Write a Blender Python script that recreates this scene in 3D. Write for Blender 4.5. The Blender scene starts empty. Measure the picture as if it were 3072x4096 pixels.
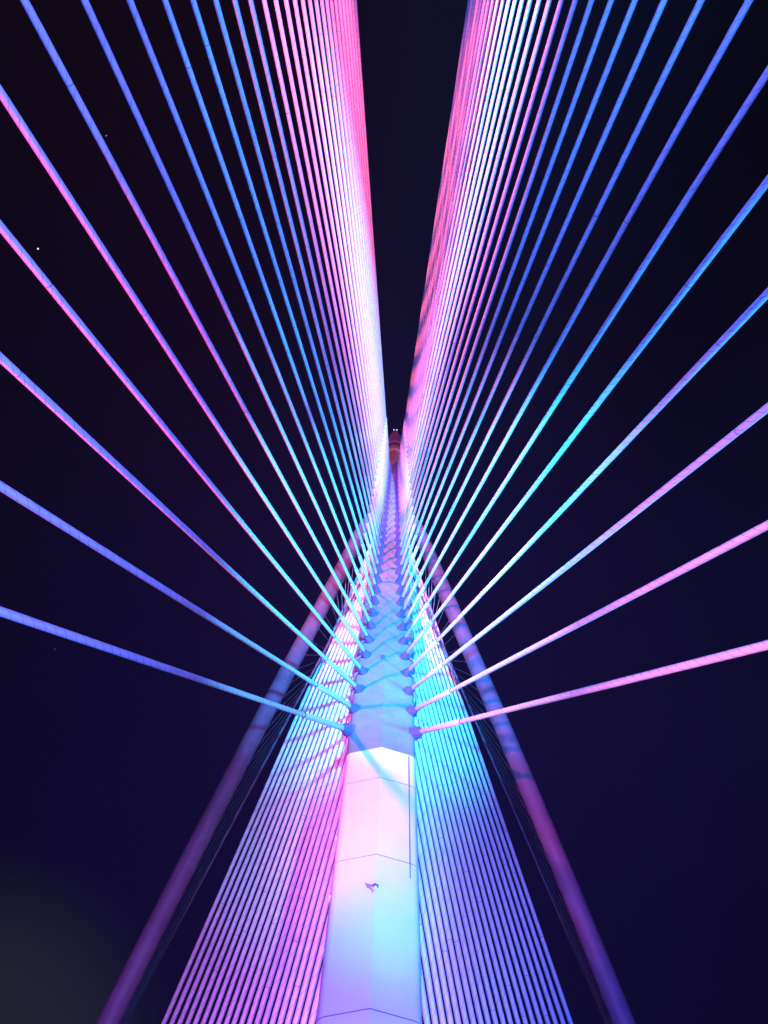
import bpy, bmesh, math, random
from mathutils import Vector, Matrix

random.seed(7)
sc = bpy.context.scene
COL = sc.collection

# ------------------------------------------------------------------ camera
F_PX = 3078.365
cam_d = bpy.data.cameras.new('camera')
cam_d.sensor_fit = 'VERTICAL'
cam_d.sensor_height = 24.0
cam_d.lens = 24.0 * F_PX / 4096.0
cam_d.clip_start = 0.1
cam_d.clip_end = 6000
cam = bpy.data.objects.new('camera', cam_d)
COL.objects.link(cam)
CR = Vector((0.9991273, -0.0314414, 0.0274982))
CU = Vector((-0.0403153, -0.8981007, 0.4379382))
CF = Vector((-0.0109267, 0.4386646, 0.8985844))
CP = Vector((0.0729, 0.0, 1.6))
cam.matrix_world = Matrix(((CR.x, CU.x, -CF.x, CP.x), (CR.y, CU.y, -CF.y, CP.y),
                           (CR.z, CU.z, -CF.z, CP.z), (0, 0, 0, 1)))
sc.camera = cam

# ------------------------------------------------------------------ night sky
world = bpy.data.worlds.new('World')
sc.world = world
world.use_nodes = True
nt = world.node_tree
nt.nodes.clear()
w_out = nt.nodes.new('ShaderNodeOutputWorld')
w_bg = nt.nodes.new('ShaderNodeBackground')
w_tc = nt.nodes.new('ShaderNodeTexCoord')
w_ramp = nt.nodes.new('ShaderNodeValToRGB')
w_bg.inputs['Strength'].default_value = 1.0
# haze glow painted into the sky colour: deep blue around the lit bridge, nearly black away from it
w_ax = nt.nodes.new('ShaderNodeVectorMath'); w_ax.operation = 'DOT_PRODUCT'
w_ax.inputs[1].default_value = Vector((0.02, 0.72, 0.69)).normalized()
w_deg = nt.nodes.new('ShaderNodeMath'); w_deg.operation = 'ARCCOSINE'
w_nrm = nt.nodes.new('ShaderNodeMath'); w_nrm.operation = 'DIVIDE'; w_nrm.inputs[1].default_value = math.radians(70)
el = w_ramp.color_ramp.elements
el[0].position = 0.0
el[0].color = (0.0058, 0.0036, 0.0430, 1)
el[1].position = 1.0
el[1].color = (0.0020, 0.0018, 0.0026, 1)
e = el.new(0.25); e.color = (0.0044, 0.0028, 0.0270, 1)
e = el.new(0.50); e.color = (0.0034, 0.0024, 0.0110, 1)
e = el.new(0.75); e.color = (0.0026, 0.0021, 0.0050, 1)
nt.links.new(w_tc.outputs['Generated'], w_ax.inputs[0])
nt.links.new(w_ax.outputs['Value'], w_deg.inputs[0])
nt.links.new(w_deg.outputs[0], w_nrm.inputs[0])
nt.links.new(w_nrm.outputs[0], w_ramp.inputs[0])
# town glow low on the left of the bridge
w_dot = nt.nodes.new('ShaderNodeVectorMath'); w_dot.operation = 'DOT_PRODUCT'
w_dot.inputs[1].default_value = Vector((-0.40, 0.82, 0.39)).normalized()
w_mr = nt.nodes.new('ShaderNodeMapRange'); w_mr.interpolation_type = 'SMOOTHERSTEP'
w_mr.inputs['From Min'].default_value = 0.972
w_mr.inputs['From Max'].default_value = 1.0
w_mix = nt.nodes.new('ShaderNodeMixRGB'); w_mix.blend_type = 'ADD'
w_mix.inputs[2].default_value = (0.010, 0.014, 0.006, 1)
nt.links.new(w_tc.outputs['Generated'], w_dot.inputs[0])
nt.links.new(w_dot.outputs['Value'], w_mr.inputs['Value'])
nt.links.new(w_mr.outputs['Result'], w_mix.inputs[0])
nt.links.new(w_ramp.outputs[0], w_mix.inputs[1])
nt.links.new(w_mix.outputs[0], w_bg.inputs['Color'])
nt.links.new(w_bg.outputs[0], w_out.inputs[0])

sc.view_settings.view_transform = 'Standard'
sc.view_settings.look = 'None'
sc.view_settings.exposure = 0.0
sc.view_settings.gamma = 1.0
sc.cycles.max_bounces = 4
sc.cycles.diffuse_bounces = 3
sc.cycles.glossy_bounces = 2
sc.cycles.sample_clamp_indirect = 4.0
sc.cycles.use_denoising = True
sc.cycles.denoiser = 'OPENIMAGEDENOISE'
sc.cycles.denoising_input_passes = 'RGB_ALBEDO_NORMAL'

# ------------------------------------------------------------------ pylon axis
D0, INC = 18.96921, 0.212992
SI, CI = math.sin(INC), math.cos(INC)


def pyl(s, x=0.0, fwd=0.0):
    """point in the pylon's frame: s up the leaning axis, fwd towards the main span"""
    return Vector((x, D0 + SI * s - CI * fwd, CI * s + SI * fwd))


# ------------------------------------------------------------------ floodlights and added fill lights
def flood(name, loc, target, color, energy, angle, blend=0.5, radius=0.25):
    l = bpy.data.lights.new(name, 'SPOT')
    l.color = color
    l.energy = energy
    l.spot_size = math.radians(angle)
    l.spot_blend = blend
    l.shadow_soft_size = radius
    o = bpy.data.objects.new(name, l)
    COL.objects.link(o)
    o.location = loc
    d = Vector(target) - Vector(loc)
    o.rotation_euler = d.to_track_quat('-Z', 'Y').to_euler()
    return o


PINK = (1.0, 0.10, 0.40)
CYAN = (0.01, 0.27, 1.0)
LP = Vector((-17.1, -9.35, 1.0))
RP = Vector((17.1, -9.35, 1.0))
UP = Vector((0, 0, 1))
# beside the deck, level with the second cable anchor: wash the pylon and the cables above them
flood('pink_floodlight', LP, pyl(33), PINK, 2.1e5, 29, 1.0)
flood('pink_floodlight', LP + UP * 0.2, LP + Vector((12.0, 15, 20)), (1.0, 0.03, 0.11), 1.2e5, 22, 0.9)
flood('cyan_floodlight', (23, -6, 0.6), RP + Vector((-11.0, 15, 19)), (0.01, 0.30, 1.0), 1.7e5, 22, 0.9)
flood('cyan_side_light', (22, -2, 0.6), pyl(49), (0.01, 0.28, 1.0), 7.5e5, 34, 1.0, 1.2)
flood('cyan_front_light', (2.5, -15, 0.6), pyl(42.5), (0.01, 0.37, 1.0), 11.5e5, 22, 1.0)
flood('cyan_cable_fill', RP + UP * 0.1, (-5, 19, 26.5), (0.05, 0.50, 1.0), 1.3e5, 15, 1.0)  # fill added to brighten the lowest left cables near the pylon
flood('rose_cable_fill', LP + UP * 0.1, (6, 19, 27), (1.0, 0.50, 0.80), 1.5e5, 15, 1.0)  # fill added to brighten the lowest right cables near the pylon
flood('blue_fill_beam', (14.5, -20, 0.6), (-5, 4, 40), (0.0, 0.17, 1.0), 2.6e5, 30, 1.0)  # added to bring blue onto the left fan's inner faces
# further out along the deck: long beams on the pylon top
flood('pink_beam', (-17.5, -56, 0.6), pyl(88), (1.0, 0.12, 0.21), 1.7e6, 32, 0.55)
flood('violet_beam', (-4, -50, 0.6), pyl(80), (0.7, 0.18, 0.95), 1.5e6, 13, 0.9)
flood('cyan_beam', (11, -62, 0.6), pyl(86), (0.01, 0.32, 1.0), 4.6e6, 17, 0.9)
# close to the pylon foot
flood('cyan_foot_light', (5, -3, 0.6), pyl(22.5), (0.10, 0.62, 1.0), 0.8e5, 18, 1.0)
flood('violet_foot_fill', (-8, 3, 0.6), pyl(14), (0.46, 0.10, 1.0), 0.34e5, 50, 0.9)  # fill added to tint the left front facet violet
flood('blue_foot_light', (8, 3, 0.6), pyl(14), (0.02, 0.28, 1.0), 0.32e5, 50, 0.9)
# fill lights added on the deck to brighten the cables overhead
flood('blue_deck_fill', (1, -13, 0.6), (0, -12, 40), (0.09, 0.13, 1.0), 0.62e5, 160, 0.3)
flood('blue_deck_fill', (2, 5, 0.6), (-11, 5, 14), (0.08, 0.12, 1.0), 0.38e5, 75, 0.9)
flood('rose_deck_fill', (-12, 8, 0.6), (7, 11, 15), (0.90, 0.26, 0.85), 0.50e5, 38, 1.0)
flood('blue_deck_fill', (0, -36, 0.6), (0, -22, 40), (0.06, 0.13, 1.0), 1.3e5, 110, 0.8)
# fill lights added beside the pylon, aimed back: wash the back stays and the bowed tubes
flood('violet_side_fill', (-11, 12, 0.4), (-8, 45, 28), (0.66, 0.14, 0.90), 0.50e5, 58, 1.0)
flood('blue_side_fill', (11, 12, 0.4), (8, 45, 28), (0.05, 0.11, 1.0), 0.95e5, 70, 1.0)
flood('magenta_tube_fill', (14, 16, 0.4), (9.5, 38, 42), (1.0, 0.10, 0.50), 0.09e5, 40, 1.0)  # added to make the right tube pinker
flood('blue_tube_fill', (14, 21, 0.4), (-8.0, 37.5, 46), (0.02, 0.10, 1.0), 0.6e5, 20, 1.0)  # added for a blue edge on the left tube
# under the back stays
flood('rose_back_light', (-4.0, 30, 0.3), (-4.5, 37, 30), (1, 0.3, 0.5), 0.14e5, 50, 1.0)
flood('rose_back_light', (4.0, 30, 0.3), (4.5, 37, 30), (1, 0.35, 0.5), 0.12e5, 44, 1.0)


# ------------------------------------------------------------------ materials
def new_mat(name):
    m = bpy.data.materials.new(name)
    m.use_nodes = True
    return m, m.node_tree, m.node_tree.nodes['Principled BSDF']


def plain(name, col, rough=0.5, metal=0.0, noise=0.0, scale=3.0, bump=0.0):
    m, t, b = new_mat(name)
    b.inputs['Base Color'].default_value = (*col, 1)
    b.inputs['Roughness'].default_value = rough
    b.inputs['Metallic'].default_value = metal
    if noise:
        tc = t.nodes.new('ShaderNodeTexCoord')
        n = t.nodes.new('ShaderNodeTexNoise')
        n.inputs['Scale'].default_value = scale
        n.inputs['Detail'].default_value = 6
        n.inputs['Roughness'].default_value = 0.65
        r = t.nodes.new('ShaderNodeValToRGB')
        r.color_ramp.elements[0].position = 0.3
        r.color_ramp.elements[0].color = (*[c * (1 - noise) for c in col], 1)
        r.color_ramp.elements[1].position = 0.7
        r.color_ramp.elements[1].color = (*col, 1)
        t.links.new(tc.outputs['Object'], n.inputs['Vector'])
        t.links.new(n.outputs['Fac'], r.inputs[0])
        t.links.new(r.outputs[0], b.inputs['Base Color'])
        if bump:
            bp = t.nodes.new('ShaderNodeBump')
            bp.inputs['Strength'].default_value = bump
            bp.inputs['Distance'].default_value = 0.02
            t.links.new(n.outputs['Fac'], bp.inputs['Height'])
            t.links.new(bp.outputs[0], b.inputs['Normal'])
    return m


def cable_mat(name, col, pitch, width):
    """plastic cable sheath: helical rain strake with painted edge shade, a weld ring every few metres, faint grime"""
    m, t, b = new_mat(name)
    b.inputs['Roughness'].default_value = 0.42
    uv = t.nodes.new('ShaderNodeUVMap'); uv.uv_map = 'UVMap'
    sep = t.nodes.new('ShaderNodeSeparateXYZ')
    t.links.new(uv.outputs[0], sep.inputs[0])

    def mth(op, a, b_=None):
        n = t.nodes.new('ShaderNodeMath'); n.operation = op
        for k, v in enumerate((a, b_)):
            if v is None:
                continue
            if isinstance(v, (int, float)):
                n.inputs[k].default_value = v
            else:
                t.links.new(v, n.inputs[k])
        return n.outputs[0]
    ph = mth('FRACT', mth('ADD', mth('MULTIPLY', sep.outputs['Y'], 1.0 / pitch), mth('MULTIPLY', sep.outputs['X'], 2.0)))
    strake = mth('LESS_THAN', ph, width)  # dark line paints in the shade along the strake's edges
    oi = t.nodes.new('ShaderNodeObjectInfo')
    ring = mth('LESS_THAN', mth('FRACT', mth('ADD', mth('MULTIPLY', sep.outputs['Y'], 1 / 11.8), oi.outputs['Random'])), 0.0028)
    line = mth('MAXIMUM', strake, ring)
    tc = t.nodes.new('ShaderNodeTexCoord')
    n = t.nodes.new('ShaderNodeTexNoise')
    n.inputs['Scale'].default_value = 1.4
    n.inputs['Detail'].default_value = 5
    t.links.new(tc.outputs['Object'], n.inputs['Vector'])
    r = t.nodes.new('ShaderNodeValToRGB')
    r.color_ramp.elements[0].position = 0.3
    r.color_ramp.elements[0].color = (*[c * 0.86 for c in col], 1)
    r.color_ramp.elements[1].position = 0.65
    r.color_ramp.elements[1].color = (*col, 1)
    t.links.new(n.outputs['Fac'], r.inputs[0])
    mx = t.nodes.new('ShaderNodeMixRGB')
    mx.inputs[2].default_value = (*[c * 0.40 for c in col], 1)
    t.links.new(line, mx.inputs[0])
    t.links.new(r.outputs[0], mx.inputs[1])
    t.links.new(mx.outputs[0], b.inputs['Base Color'])
    return m


M_CABLE = cable_mat('white_ribbed_sheath', (0.74, 0.74, 0.76), 0.36, 0.06)
M_GUIDE = plain('white_pipe_paint', (0.80, 0.80, 0.80), 0.4, 0, 0.08, 2)
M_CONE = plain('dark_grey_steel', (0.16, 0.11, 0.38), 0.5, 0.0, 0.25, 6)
M_RING = plain('black_rubber', (0.03, 0.03, 0.035), 0.6)
M_PAINT = plain('smooth_white_paint', (0.80, 0.80, 0.80), 0.35, 0, 0.10, 0.55)
M_CONC = plain('grey_concrete', (0.22, 0.215, 0.225), 0.75, 0, 0.28, 1.1, 0.15)
M_SEAM = plain('dark_sealant', (0.10, 0.09, 0.11), 0.8)
M_BARE = plain('bare_undercoat', (0.42, 0.20, 0.44), 0.8, 0, 0.2, 9)
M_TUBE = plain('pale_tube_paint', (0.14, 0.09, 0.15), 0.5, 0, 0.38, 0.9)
M_WIRE = plain('steel_wire', (0.16, 0.15, 0.17), 0.45, 0.4)
M_LOUVRE = plain('louvre_metal', (0.09, 0.075, 0.20), 0.5, 0.2)
M_BAND = plain('dark_band', (0.07, 0.065, 0.08), 0.6)
M_ROAD = plain('asphalt', (0.05, 0.05, 0.052), 0.9, 0, 0.3, 4)
M_KERB = plain('kerb_concrete', (0.3, 0.3, 0.3), 0.85, 0, 0.2, 3)
M_WATER = plain('dark_lake', (0.01, 0.015, 0.02), 0.15)


# ------------------------------------------------------------------ mesh helpers
def link(name, bm, mat, parent=None, smooth=True):
    me = bpy.data.meshes.new(name)
    bm.normal_update()
    bm.to_mesh(me)
    bm.free()
    me.materials.append(mat)
    if smooth:
        for p in me.polygons:
            p.use_smooth = True
    o = bpy.data.objects.new(name, me)
    COL.objects.link(o)
    if parent is not None:
        o.parent = parent
    return o


def frame(d):
    d = d.normalized()
    up = Vector((0, 0, 1)) if abs(d.z) < 0.95 else Vector((0, 1, 0))
    a = d.cross(up).normalized()
    return a, a.cross(d).normalized()


def tube(bm, pts, radii, n=14, uv=True, cap=True):
    """swept tube through pts; UV = (angle, metres along)"""
    uvl = bm.loops.layers.uv.new('UVMap') if uv else None
    rings, dist, L = [], [], 0.0
    a = None
    for i, p in enumerate(pts):
        d = (pts[min(i + 1, len(pts) - 1)] - pts[max(i - 1, 0)]).normalized()
        if a is None:
            a, b = frame(d)
        else:
            a = (a - d * a.dot(d)).normalized()
            b = a.cross(d).normalized()
        if i:
            L += (p - pts[i - 1]).length
        r = radii[i] if isinstance(radii, (list, tuple)) else radii
        rings.append([bm.verts.new(p + (a * math.cos(2 * math.pi * k / n) + b * math.sin(2 * math.pi * k / n)) * r) for k in range(n)])
        dist.append(L)
    for i in range(len(rings) - 1):
        for k in range(n):
            k2 = (k + 1) % n
            f = bm.faces.new((rings[i][k], rings[i][k2], rings[i + 1][k2], rings[i + 1][k]))
            if uv:
                for lp, (u, v) in zip(f.loops, ((k / n, dist[i]), ((k + 1) / n, dist[i]), ((k + 1) / n, dist[i + 1]), (k / n, dist[i + 1]))):
                    lp[uvl].uv = (u, v)
    if cap:
        bm.faces.new(list(reversed(rings[0])))
        bm.faces.new(rings[-1])
    return rings


def box(bm, c, ax, ay, az):
    """box with centre c and half-extent vectors"""
    v = [bm.verts.new(c + ax * i + ay * j + az * k) for i in (-1, 1) for j in (-1, 1) for k in (-1, 1)]
    for q in ((0, 1, 3, 2), (4, 6, 7, 5), (0, 4, 5, 1), (2, 3, 7, 6), (0, 2, 6, 4), (1, 5, 7, 3)):
        bm.faces.new([v[i] for i in q])


def thing(name, label, cat, loc, group=None):
    o = bpy.data.objects.new(name, None)
    o.empty_display_size = 0.3
    COL.objects.link(o)
    o.location = loc
    o['label'] = label
    o['category'] = cat
    if group:
        o['group'] = group
    return o


def shifted(bm, o):
    """move a mesh built in world space into its thing's space"""
    bmesh.ops.translate(bm, verts=bm.verts[:], vec=-Vector(o.location))
    return bm


ORD = ['lowest', 'second', 'third', 'fourth', 'fifth', 'sixth', 'seventh', 'eighth', 'ninth', 'tenth', 'eleventh',
       'twelfth', 'thirteenth', 'fourteenth', 'fifteenth', 'sixteenth', 'seventeenth', 'eighteenth', 'nineteenth', 'twentieth']

# ------------------------------------------------------------------ ground, deck, lake
bm = bmesh.new()
for x0, x1, y0, y1, z0, z1 in ((-25, 25, -190, 75, -1.6, -0.35),):
    box(bm, Vector(((x0 + x1) / 2, (y0 + y1) / 2, (z0 + z1) / 2)), Vector(((x1 - x0) / 2, 0, 0)), Vector((0, (y1 - y0) / 2, 0)), Vector((0, 0, (z1 - z0) / 2)))
o = link('road', bm, M_ROAD, smooth=False); o['kind'] = 'structure'
bm = bmesh.new()
for sx in (-1, 1):
    box(bm, Vector((sx * 12.2, -57, -0.27)), Vector((0.15, 0, 0)), Vector((0, 130, 0)), Vector((0, 0, 0.078)))
    box(bm, Vector((sx * 24.8, -57, 0.1)), Vector((0.15, 0, 0)), Vector((0, 130, 0)), Vector((0, 0, 0.448)))
o = link('kerb', bm, M_KERB, smooth=False); o['kind'] = 'structure'
bm = bmesh.new()
v = [bm.verts.new(p) for p in ((-3000, -3000, -14), (3000, -3000, -14), (3000, 3000, -14), (-3000, 3000, -14))]
bm.faces.new(v)
o = link('water', bm, M_WATER, smooth=False); o['kind'] = 'structure'

# ------------------------------------------------------------------ pylon
RING = [(0, 0.40), (0.70, 0.215), (1.34, 0.045), (1.46, -0.01), (1.54, -0.09), (1.585, -0.20), (1.60, -0.34), (1.60, -2.30),
        (1.56, -2.52), (1.44, -2.66), (1.28, -2.72), (0, -2.80)]
RING = RING + [(-x, f) for x, f in reversed(RING[1:-1])]


def half(s):
    return min(1.64, 1.50 + 0.006 * max(0.0, s - 15)) / 1.60


pylon = thing('pylon', 'tall leaning bridge pylon with a louvred pointed cap, floodlit pink and cyan', 'bridge pylon', pyl(0))
pylon_o = pylon.location.copy()


def loft(bm, ss, ring=RING, grow=0.0, ends=True):
    rows = []
    for s in ss:
        h = half(s)
        rows.append([bm.verts.new(pyl(s, x * h + (grow if x > 0 else -grow if x < 0 else 0), f + (grow if f > -1.2 else -grow))) for x, f in ring])
    n = len(ring)
    for i in range(len(rows) - 1):
        for k in range(n):
            k2 = (k + 1) % n
            bm.faces.new((rows[i][k], rows[i + 1][k], rows[i + 1][k2], rows[i][k2]))
    if ends:
        bm.faces.new(rows[0])
        bm.faces.new(list(reversed(rows[-1])))
    bmesh.ops.recalc_face_normals(bm, faces=bm.faces[:])


def sharpen(o, ang=20):
    # keep the front ridge crisp, the rounded corners smooth
    me = o.data
    bm2 = bmesh.new(); bm2.from_mesh(me)
    for ed in bm2.edges:
        if len(ed.link_faces) == 2 and ed.calc_face_angle(0) > math.radians(ang):
            ed.smooth = False
    bm2.to_mesh(me); bm2.free()


JOINTS = [15.0, 21.4, 26.2]
EDGE = 28.58
TOP = 111.9
cuts = [-1.0] + JOINTS + [EDGE]
for a, b in zip(cuts[:-1], cuts[1:]):
    bm = bmesh.new()
    loft(bm, [a + (0.02 if a > 0 else 0), b - 0.02])
    sharpen(link('painted_base', shifted(bm, pylon), M_PAINT, pylon), 24)
for s in JOINTS:
    bm = bmesh.new()
    loft(bm, [s - 0.02, s + 0.02], grow=-0.005)
    sharpen(link('joint_seam', shifted(bm, pylon), M_SEAM, pylon), 24)
bm = bmesh.new()
loft(bm, [EDGE - 0.02, 40, 60, 80, 100, TOP], grow=-0.012)
sharpen(link('concrete_shaft', shifted(bm, pylon), M_CONC, pylon), 24)

# cap: ledge, dark band, louvred pyramid with two tip lamps
CR_ = [(0, 0.9), (1.9, 0.25), (2.1, -1.2), (1.9, -2.65), (0, -3.3), (-1.9, -2.65), (-2.1, -1.2), (-1.9, 0.25)]


def caploft(bm, rows):
    vs = []
    for s, k in rows:
        c = -1.2 + 1.35 * max(0.0, s - TOP - 6) / 18.0     # the spire stands plumb-er than the shaft
        vs.append([bm.verts.new(pyl(s, x * k, c + (f + 1.2) * k)) for x, f in CR_])
    for i in range(len(vs) - 1):
        for k in range(8):
            bm.faces.new((vs[i][k], vs[i + 1][k], vs[i + 1][(k + 1) % 8], vs[i][(k + 1) % 8]))
    bm.faces.new(vs[0]); bm.faces.new(list(reversed(vs[-1])))
    bmesh.ops.recalc_face_normals(bm, faces=bm.faces[:])


bm = bmesh.new(); caploft(bm, [(TOP + 0.01, 0.94), (TOP + 1.6, 1.0), (TOP + 2.1, 1.0)])
link('cap_ledge', shifted(bm, pylon), M_CONC, pylon, False)
bm = bmesh.new(); caploft(bm, [(TOP + 2.11, 0.93), (TOP + 6.0, 0.93)])
link('cap_band', shifted(bm, pylon), M_BAND, pylon, False)
bm = bmesh.new()
NL = 22
rows = []
for k in range(NL):
    t0, t1 = k / NL, (k + 1) / NL
    s0, s1 = TOP + 6.01 + 18.0 * t0, TOP + 6.01 + 18.0 * t1
    rows += [(s0, (1 - t0) * 1.04 + 0.03), (s0 + (s1 - s0) * 0.62, (1 - t0 - 0.62 / NL) * 1.04 + 0.03), (s0 + (s1 - s0) * 0.63, (1 - t1) * 0.97 + 0.015), (s1 - 0.001, (1 - t1) * 0.97 + 0.012)]
caploft(bm, rows)
roof = link('cap_roof', shifted(bm, pylon), M_LOUVRE, pylon, False)
m, t_, b_ = new_mat('tip_lamp_glow')
b_.inputs['Emission Color'].default_value = (0.6, 0.7, 1, 1)
b_.inputs['Emission Strength'].default_value = 1.2
for dx in (-0.25, 0.3):
    bm = bmesh.new()
    bmesh.ops.create_icosphere(bm, subdivisions=2, radius=0.11)
    bmesh.ops.translate(bm, verts=bm.verts[:], vec=pyl(TOP + 24.3, dx, 0.15) - pylon_o)
    tube(bm, [pyl(TOP + 23.5, dx * 0.4, 0.12) - pylon_o, pyl(TOP + 24.25, dx, 0.15) - pylon_o], 0.04, 6, False)
    link('tip_lamp', bm, m, roof)

# conduit pipe down the right front facet
bm = bmesh.new()
tube(bm, [pyl(s, 1.26 * half(s), 0.105) for s in (20.6, 24, 28.4)], 0.014, 8, False)
link('conduit', shifted(bm, pylon), M_TUBE, pylon)
# small dark fixings along the ridge
for s, dx in ((38.2, -0.16), (52.0, -0.12), (66.0, -0.1), (77.0, -0.12)):
    bm = bmesh.new()
    c = pyl(s, dx, 0.40)
    fx, fs, fn = Vector((1, 0, 0)), Vector((0, SI, CI)), Vector((0, -CI, SI))
    box(bm, c, fx * 0.05, fs * 0.12, fn * 0.06)
    box(bm, c + fs * 0.05, fx * 0.12, fs * 0.02, fn * 0.05)
    box(bm, c - fs * 0.07 + fx * 0.03, fx * 0.09, fs * 0.02, fn * 0.07)
    link('bolted_bracket', shifted(bm, pylon), M_BAND, pylon, False)
# small steps on the left edge
for s, in ((19.9,), (23.0,), (17.6,)):
    bm = bmesh.new()
    box(bm, pyl(s, -1.60 * half(s), -0.30), Vector((0.035, 0, 0)), Vector((0, SI, CI)) * 0.05, Vector((0, -CI, SI)) * 0.12)
    link('edge_lug', shifted(bm, pylon), M_PAINT, pylon, False)

# torn patch of paint on the front ridge
PATCH_S = 19.75


def facept(zx, zy, lift=0.006):
    x = (zx - 810) * 0.00115
    f = 0.40 - 0.2643 * abs(x) / half(PATCH_S)
    return pyl(PATCH_S - (zy - 600) * 0.00135, x, f + lift)


def slab(bm, quad, l0, l1):
    lo = [bm.verts.new(facept(x, y, 0.001)) for x, y in quad]
    hi = [bm.verts.new(facept(x, y, l0 if k < len(quad) / 2 else l1)) for k, (x, y) in enumerate(quad)]
    n = len(quad)
    bm.faces.new(hi)
    for k in range(n):
        bm.faces.new((lo[k], lo[(k + 1) % n], hi[(k + 1) % n], hi[k]))


bm = bmesh.new()
for quad in (((490, 420), (550, 415), (610, 465), (553, 505)), ((553, 505), (610, 465), (680, 490), (680, 605), (605, 595), (550, 575)),
             ((680, 490), (780, 505), (755, 570), (690, 590), (680, 605)), ((605, 595), (680, 605), (768, 690), (760, 755), (650, 645))):
    slab(bm, quad, 0.006, 0.006)
bmesh.ops.recalc_face_normals(bm, faces=bm.faces[:])
patch = link('torn_paint_patch', shifted(bm, pylon), M_BARE, pylon, False)
for quad, l0, l1 in ((((750, 530), (800, 515), (775, 590), (745, 640)), 0.05, 0.09), (((800, 512), (850, 522), (850, 560), (795, 560)), 0.05, 0.03),
                     (((855, 560), (885, 540), (905, 565), (880, 645)), 0.06, 0.09), (((715, 770), (745, 760), (738, 800), (720, 805)), 0.03, 0.02),
                     (((795, 735), (805, 735), (800, 770), (790, 770)), 0.02, 0.02)):
    bm = bmesh.new()
    slab(bm, quad, l0, l1)
    bmesh.ops.recalc_face_normals(bm, faces=bm.faces[:])
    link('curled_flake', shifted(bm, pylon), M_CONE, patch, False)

# ------------------------------------------------------------------ front stay cables
R_SH, R_GD = 0.083, 0.106


def front_anchor(i, sg):
    s = 30.61223 + 2.040255 * i + 0.00732 * i * i
    w = 0.53644 + (1.6 - 0.53644) * math.exp(-i / 5.1029)
    return pyl(s, sg * w, 0.0)


def deck_anchor(i, sg):
    y = -6.82952 - 4.861077 * i - 0.00985786 * i * i - 0.00091225 * i ** 3
    b = 13.41289 + 0.188361 * i - 0.0012314 * i * i
    return Vector((sg * b, y, -0.2078))


def front_cable(i, sg):
    side = 'left' if sg < 0 else 'right'
    if i == 0:
        pos = f'lowest of the front fan on the {side}'
    elif i < 20:
        pos = f'{ORD[i]} from the bottom of the {side}-hand front fan'
    elif i < 29:
        pos = f'{ORD[29 - i]} from the top of the {side}-hand front fan'
    else:
        pos = f'topmost of the {side}-hand front fan'
    a, g = front_anchor(i, sg), deck_anchor(i, sg)
    d = (g - a).normalized()
    L = (g - a).length
    t = thing('stay_cable', f'white front stay cable, {pos}', 'stay cable', g, 'front stay cables')
    k = {0: 1.16, 1: 1.08, 2: 1.03}.get(i, 1.0) + max(0, i - 7) * 0.026   # the longest stays are the thickest
    # sheath, hanging with a slight sag
    bm = bmesh.new()
    n = max(20, int(L / 1.2))
    pts = []
    for q in range(n + 1):
        u = q / n
        pts.append(a + d * (2.2 + (L - 2.2) * u) - Vector((0, 0, 1)) * (L * L * 0.0000045 * 4 * u * (1 - u)))
    tube(bm, pts, R_SH * k, 16)
    link('sheath', shifted(bm, t), M_CABLE, t)
    # guide pipe with end ring
    bm = bmesh.new()
    gl = 6.15 + 0.12 * i
    cl = 1.02 + min(i, 12) * 0.08
    tube(bm, [a + d * (cl - 0.02), a + d * (cl + 0.01), a + d * (gl - 0.02), a + d * gl], [R_GD * 0.93 * k, R_GD * k, R_GD * k, R_GD * 0.95 * k], 16)
    gt = link('guide_pipe', shifted(bm, t), M_GUIDE, t)
    bm = bmesh.new()
    tube(bm, [a + d * (gl - 0.004), a + d * (gl + 0.045)], R_GD * 0.97 * k, 16, False)
    link('end_ring', shifted(bm, t), M_RING, gt)
    # faceted anchor cone with bolted flange
    bm = bmesh.new()
    tube(bm, [a - d * 0.75, a + d * 0.02, a + d * cl * 0.54, a + d * cl], [0.27 * k, 0.27 * k, 0.205 * k, 0.118 * k], 8, False)
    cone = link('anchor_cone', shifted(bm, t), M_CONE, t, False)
    bm = bmesh.new()
    tube(bm, [a - d * 0.03, a + d * 0.02], 0.285 * k, 16, False)
    e1, e2 = frame(d)
    for q in range(8):
        an = 2 * math.pi * (q + 0.5) / 8
        r_ = e1 * math.cos(an) + e2 * math.sin(an)
        box(bm, a + d * 0.03 + r_ * 0.30 * k, r_ * 0.03, d * 0.05, r_.cross(d) * 0.03)
    link('bolted_flange', shifted(bm, t), M_BAND, cone, False)
    # bent bracket from the cone round to the pylon's side
    if 2 <= i <= 9:
        s = 30.61223 + 2.040255 * i + 0.00732 * i * i
        w = abs(a.x)
        p = [a + Vector((sg * 0.15, 0, -0.10)), pyl(s - 0.30, sg * (w + 0.45 * (1.66 - w)), 0.28), pyl(s - 0.38, sg * (w + 0.85 * (1.66 - w)), 0.12), pyl(s - 0.36, sg * 1.70, -0.25), pyl(s - 0.30, sg * 1.68, -0.8)]
        bm = bmesh.new()
        tube(bm, p, 0.055, 8, False)
        link('bent_bracket', shifted(bm, t), M_CONE, t)
    # loose tie end on the lowest right cable
    if i == 0 and sg > 0:
        bm = bmesh.new()
        c = a + d * 9.9
        tube(bm, [c, c + Vector((-0.01, 0.05, 0.16)), c + Vector((-0.06, 0.22, 0.36))], 0.012, 6, False)
        link('loose_tie', shifted(bm, t), M_GUIDE, t)


for i in range(30):
    for sg in (-1, 1):
        front_cable(i, sg)


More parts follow.
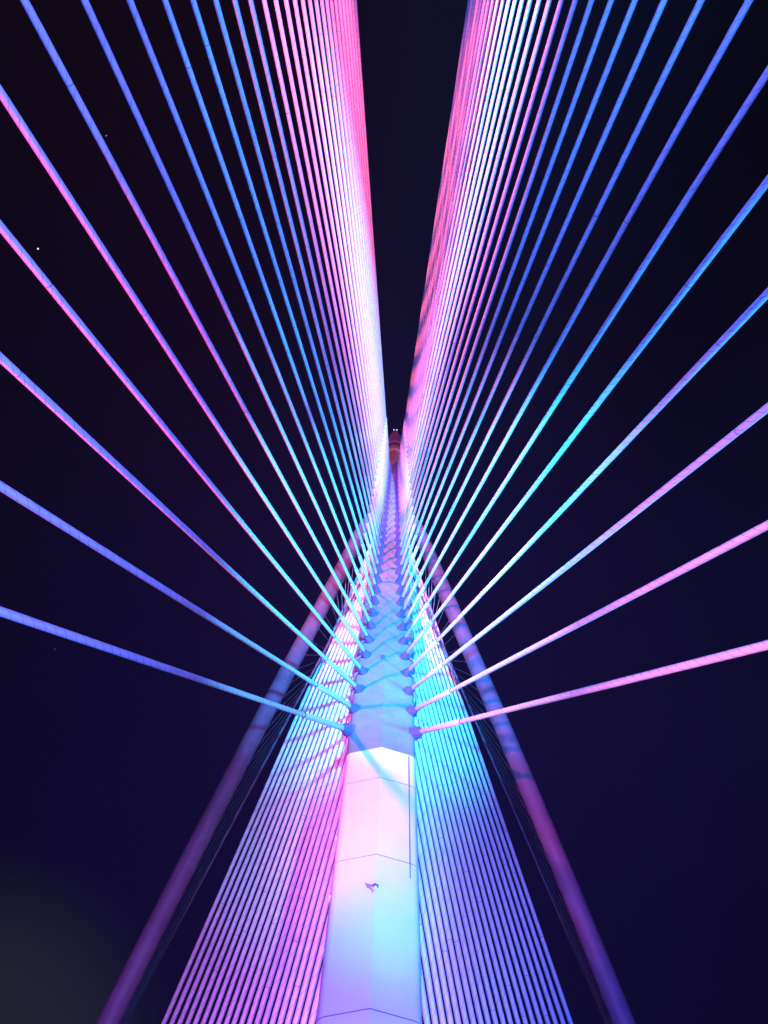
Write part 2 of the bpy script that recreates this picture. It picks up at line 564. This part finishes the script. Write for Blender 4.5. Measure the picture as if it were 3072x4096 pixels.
# ------------------------------------------------------------------ back stay cables
def back_cable(j, sg):
    side = 'left' if sg < 0 else 'right'
    if j == 0:
        pos = f'outermost of the bundle {side} of the pylon'
    elif j < 19:
        pos = f'{ORD[j]} in from the outer edge, {side} of pylon'
    else:
        pos = f'{"next to innermost" if j == 19 else "innermost"} of the bundle {side} of pylon'
    a = pyl(75.712 - 2.573 * j, sg * (0.991 - 0.019 * j), -1.3)
    g = Vector((sg * (18.487 - 0.748 * j + 0.007 * j * j), 51.978 - 0.471 * j, -0.2))
    d = (g - a).normalized()
    L = (g - a).length
    t = thing('back_stay', f'thick ribbed back stay, {pos}', 'back stay', g, 'back stays behind the pylon')
    bm = bmesh.new()
    nb = int(L / 1.2)
    tube(bm, [a + d * L * q / nb for q in range(nb + 1)], 0.130, 16)
    link('sheath', shifted(bm, t), M_BACK, t)
    bm = bmesh.new()
    tube(bm, [a + d * 1.0, a + d * 4.7, a + d * 4.72], [0.142, 0.142, 0.135], 16)
    gp = link('guide_pipe', shifted(bm, t), M_GUIDE, t)
    bm = bmesh.new()
    tube(bm, [a + d * 4.71, a + d * 4.76], 0.137, 16, False)
    link('end_ring', shifted(bm, t), M_RING, gp)


M_BACK = cable_mat('pale_ribbed_sheath', (0.70, 0.70, 0.72), 0.62, 0.05)
for j in range(21):
    for sg in (-1, 1):
        back_cable(j, sg)

# ------------------------------------------------------------------ bowed tubes with chord and wires
PX = (-6.010655e-05, 0.006943814, 0.022431795, -17.926147)
PY = (9.886368e-05, -0.009705236, 0.050615517, 45.708058)
SB, ST = Vector((-13.876607, 45.533709, 27.611525)), Vector((-1.280770, 35.114602, 64.567567))
TZ = [(10, 30.0), (16, 32.5), (25.7, 38.3), (30.5, 43.5), (34.7, 46.8), (40, 49.4), (44.4, 51), (48, 52.2), (49.6, 52.7), (53.1, 54), (55.2, 55.3), (57.6, 56.4), (64, 57.8), (70, 60)]


def bow_pt(z, sg):
    x = ((PX[0] * z + PX[1]) * z + PX[2]) * z + PX[3]
    y = ((PY[0] * z + PY[1]) * z + PY[2]) * z + PY[3]
    if z > 68:
        x += 0.011 * (z - 68) ** 2      # the last metres bend in to the pylon's back
    return Vector((-sg * x, y, z))


def chord_pt(z, sg):
    p = SB + (ST - SB) * ((z - SB.z) / (ST.z - SB.z))
    return Vector((-sg * p.x, p.y, p.z))


def bow(sg):
    side = 'left' if sg < 0 else 'right'
    col = 'purple and blue' if sg < 0 else 'pink and violet'
    t = thing('bowed_tube', f'long bowed steel tube strung with thin wires, {side} of the pylon, lit {col}', 'bowed tube', bow_pt(-0.3, sg), 'pair of bowed tubes')
    bm = bmesh.new()
    zs = [-0.3 + 77.8 * k / 44 for k in range(45)]
    tube(bm, [bow_pt(z, sg) for z in zs], [0.53 + 0.0019 * z for z in zs], 28)
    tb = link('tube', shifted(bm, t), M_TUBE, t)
    for z in range(6, 72, 6):
        d = (bow_pt(z + 0.2, sg) - bow_pt(z - 0.2, sg)).normalized()
        bm = bmesh.new()
        p = bow_pt(z, sg)
        tube(bm, [p - d * 0.03, p - d * 0.015, p + d * 0.015, p + d * 0.03], [0.528 + 0.0019 * z, 0.542 + 0.0019 * z, 0.542 + 0.0019 * z, 0.528 + 0.0019 * z], 28, False, False)
        link('weld_ring', shifted(bm, t), M_TUBE, tb)
    bm = bmesh.new()
    tube(bm, [chord_pt(z, sg) for z in (-0.3, 20, 40, 60, 69)], 0.085, 12)
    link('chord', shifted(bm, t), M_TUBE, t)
    z = 65.5
    while z > 11:
        for (a0, b0), (a1, b1) in zip(TZ[:-1], TZ[1:]):
            if a0 <= z <= a1:
                zc = b0 + (b1 - b0) * (z - a0) / (a1 - a0)
        p, c = bow_pt(z, sg), chord_pt(zc, sg)
        d = (c - p).normalized()
        nrm = (CP - p); nrm = (nrm - d * nrm.dot(d)).normalized()
        tan = (bow_pt(z + 0.1, sg) - bow_pt(z - 0.1, sg)).normalized()
        out = d - tan * d.dot(tan)
        # lug on the tube's face, then the wire
        p0 = p + Vector((0, -0.30, -0.12)) + out.normalized() * 0.46
        bm = bmesh.new()
        tube(bm, [p0, p0 + (c - p0).normalized() * 0.55, p0 + (c - p0).normalized() * 0.6, c], [0.06, 0.055, 0.03, 0.03], 8, False)
        e1, e2 = frame(d)
        box(bm, p0, d * 0.16, e1 * 0.05, e2 * 0.09)
        link('wire', shifted(bm, t), M_WIRE, t)
        z -= 1.68


for sg in (-1, 1):
    bow(sg)

# ------------------------------------------------------------------ stars
m, t_, b_ = new_mat('star_glow')
b_.inputs['Base Color'].default_value = (0, 0, 0, 1)
b_.inputs['Emission Color'].default_value = (0.95, 1, 0.9, 1)
b_.inputs['Emission Strength'].default_value = 1.0
m2, t_, b_ = new_mat('faint_star_glow')
b_.inputs['Base Color'].default_value = (0, 0, 0, 1)
b_.inputs['Emission Color'].default_value = (0.7, 0.75, 0.6, 1)
b_.inputs['Emission Strength'].default_value = 0.5
m3, t_, b_ = new_mat('red_star_glow')
b_.inputs['Base Color'].default_value = (0, 0, 0, 1)
b_.inputs['Emission Color'].default_value = (1, 0.05, 0.1, 1)
b_.inputs['Emission Strength'].default_value = 0.4
for d, r, mm, lab in (((-0.473914, 0.145592, 1.036025), 2.4, m, 'brightest white star in the dark sky on the left'),
                      ((-0.391228, 0.010934, 1.102766), 1.6, m2, 'faint greenish star high in the sky between the left cables'),
                      ((-0.430863, 0.612274, 0.808726), 1.5, m3, 'tiny reddish star below the lowest left cable')):
    bm = bmesh.new()
    bmesh.ops.create_icosphere(bm, subdivisions=2, radius=r)
    o = link('star', bm, mm)
    o.location = CP + Vector(d) * 2000
    o['label'] = lab
    o['category'] = 'star'

# ------------------------------------------------------------------ thin haze added to give the beams a glow
m = bpy.data.materials.new('glow_haze')
m.use_nodes = True
nt = m.node_tree
nt.nodes.clear()
o_ = nt.nodes.new('ShaderNodeOutputMaterial')
v_ = nt.nodes.new('ShaderNodeVolumePrincipled')
v_.inputs['Color'].default_value = (0.70, 0.55, 1.0, 1)
v_.inputs['Density'].default_value = 0.00008
v_.inputs['Anisotropy'].default_value = 0.2
nt.links.new(v_.outputs[0], o_.inputs['Volume'])
bm = bmesh.new()
box(bm, Vector((0, -40, 70)), Vector((120, 0, 0)), Vector((0, 200, 0)), Vector((0, 0, 85)))
bmesh.ops.recalc_face_normals(bm, faces=bm.faces[:])
o = link('haze', bm, m, smooth=False)
o['kind'] = 'stuff'
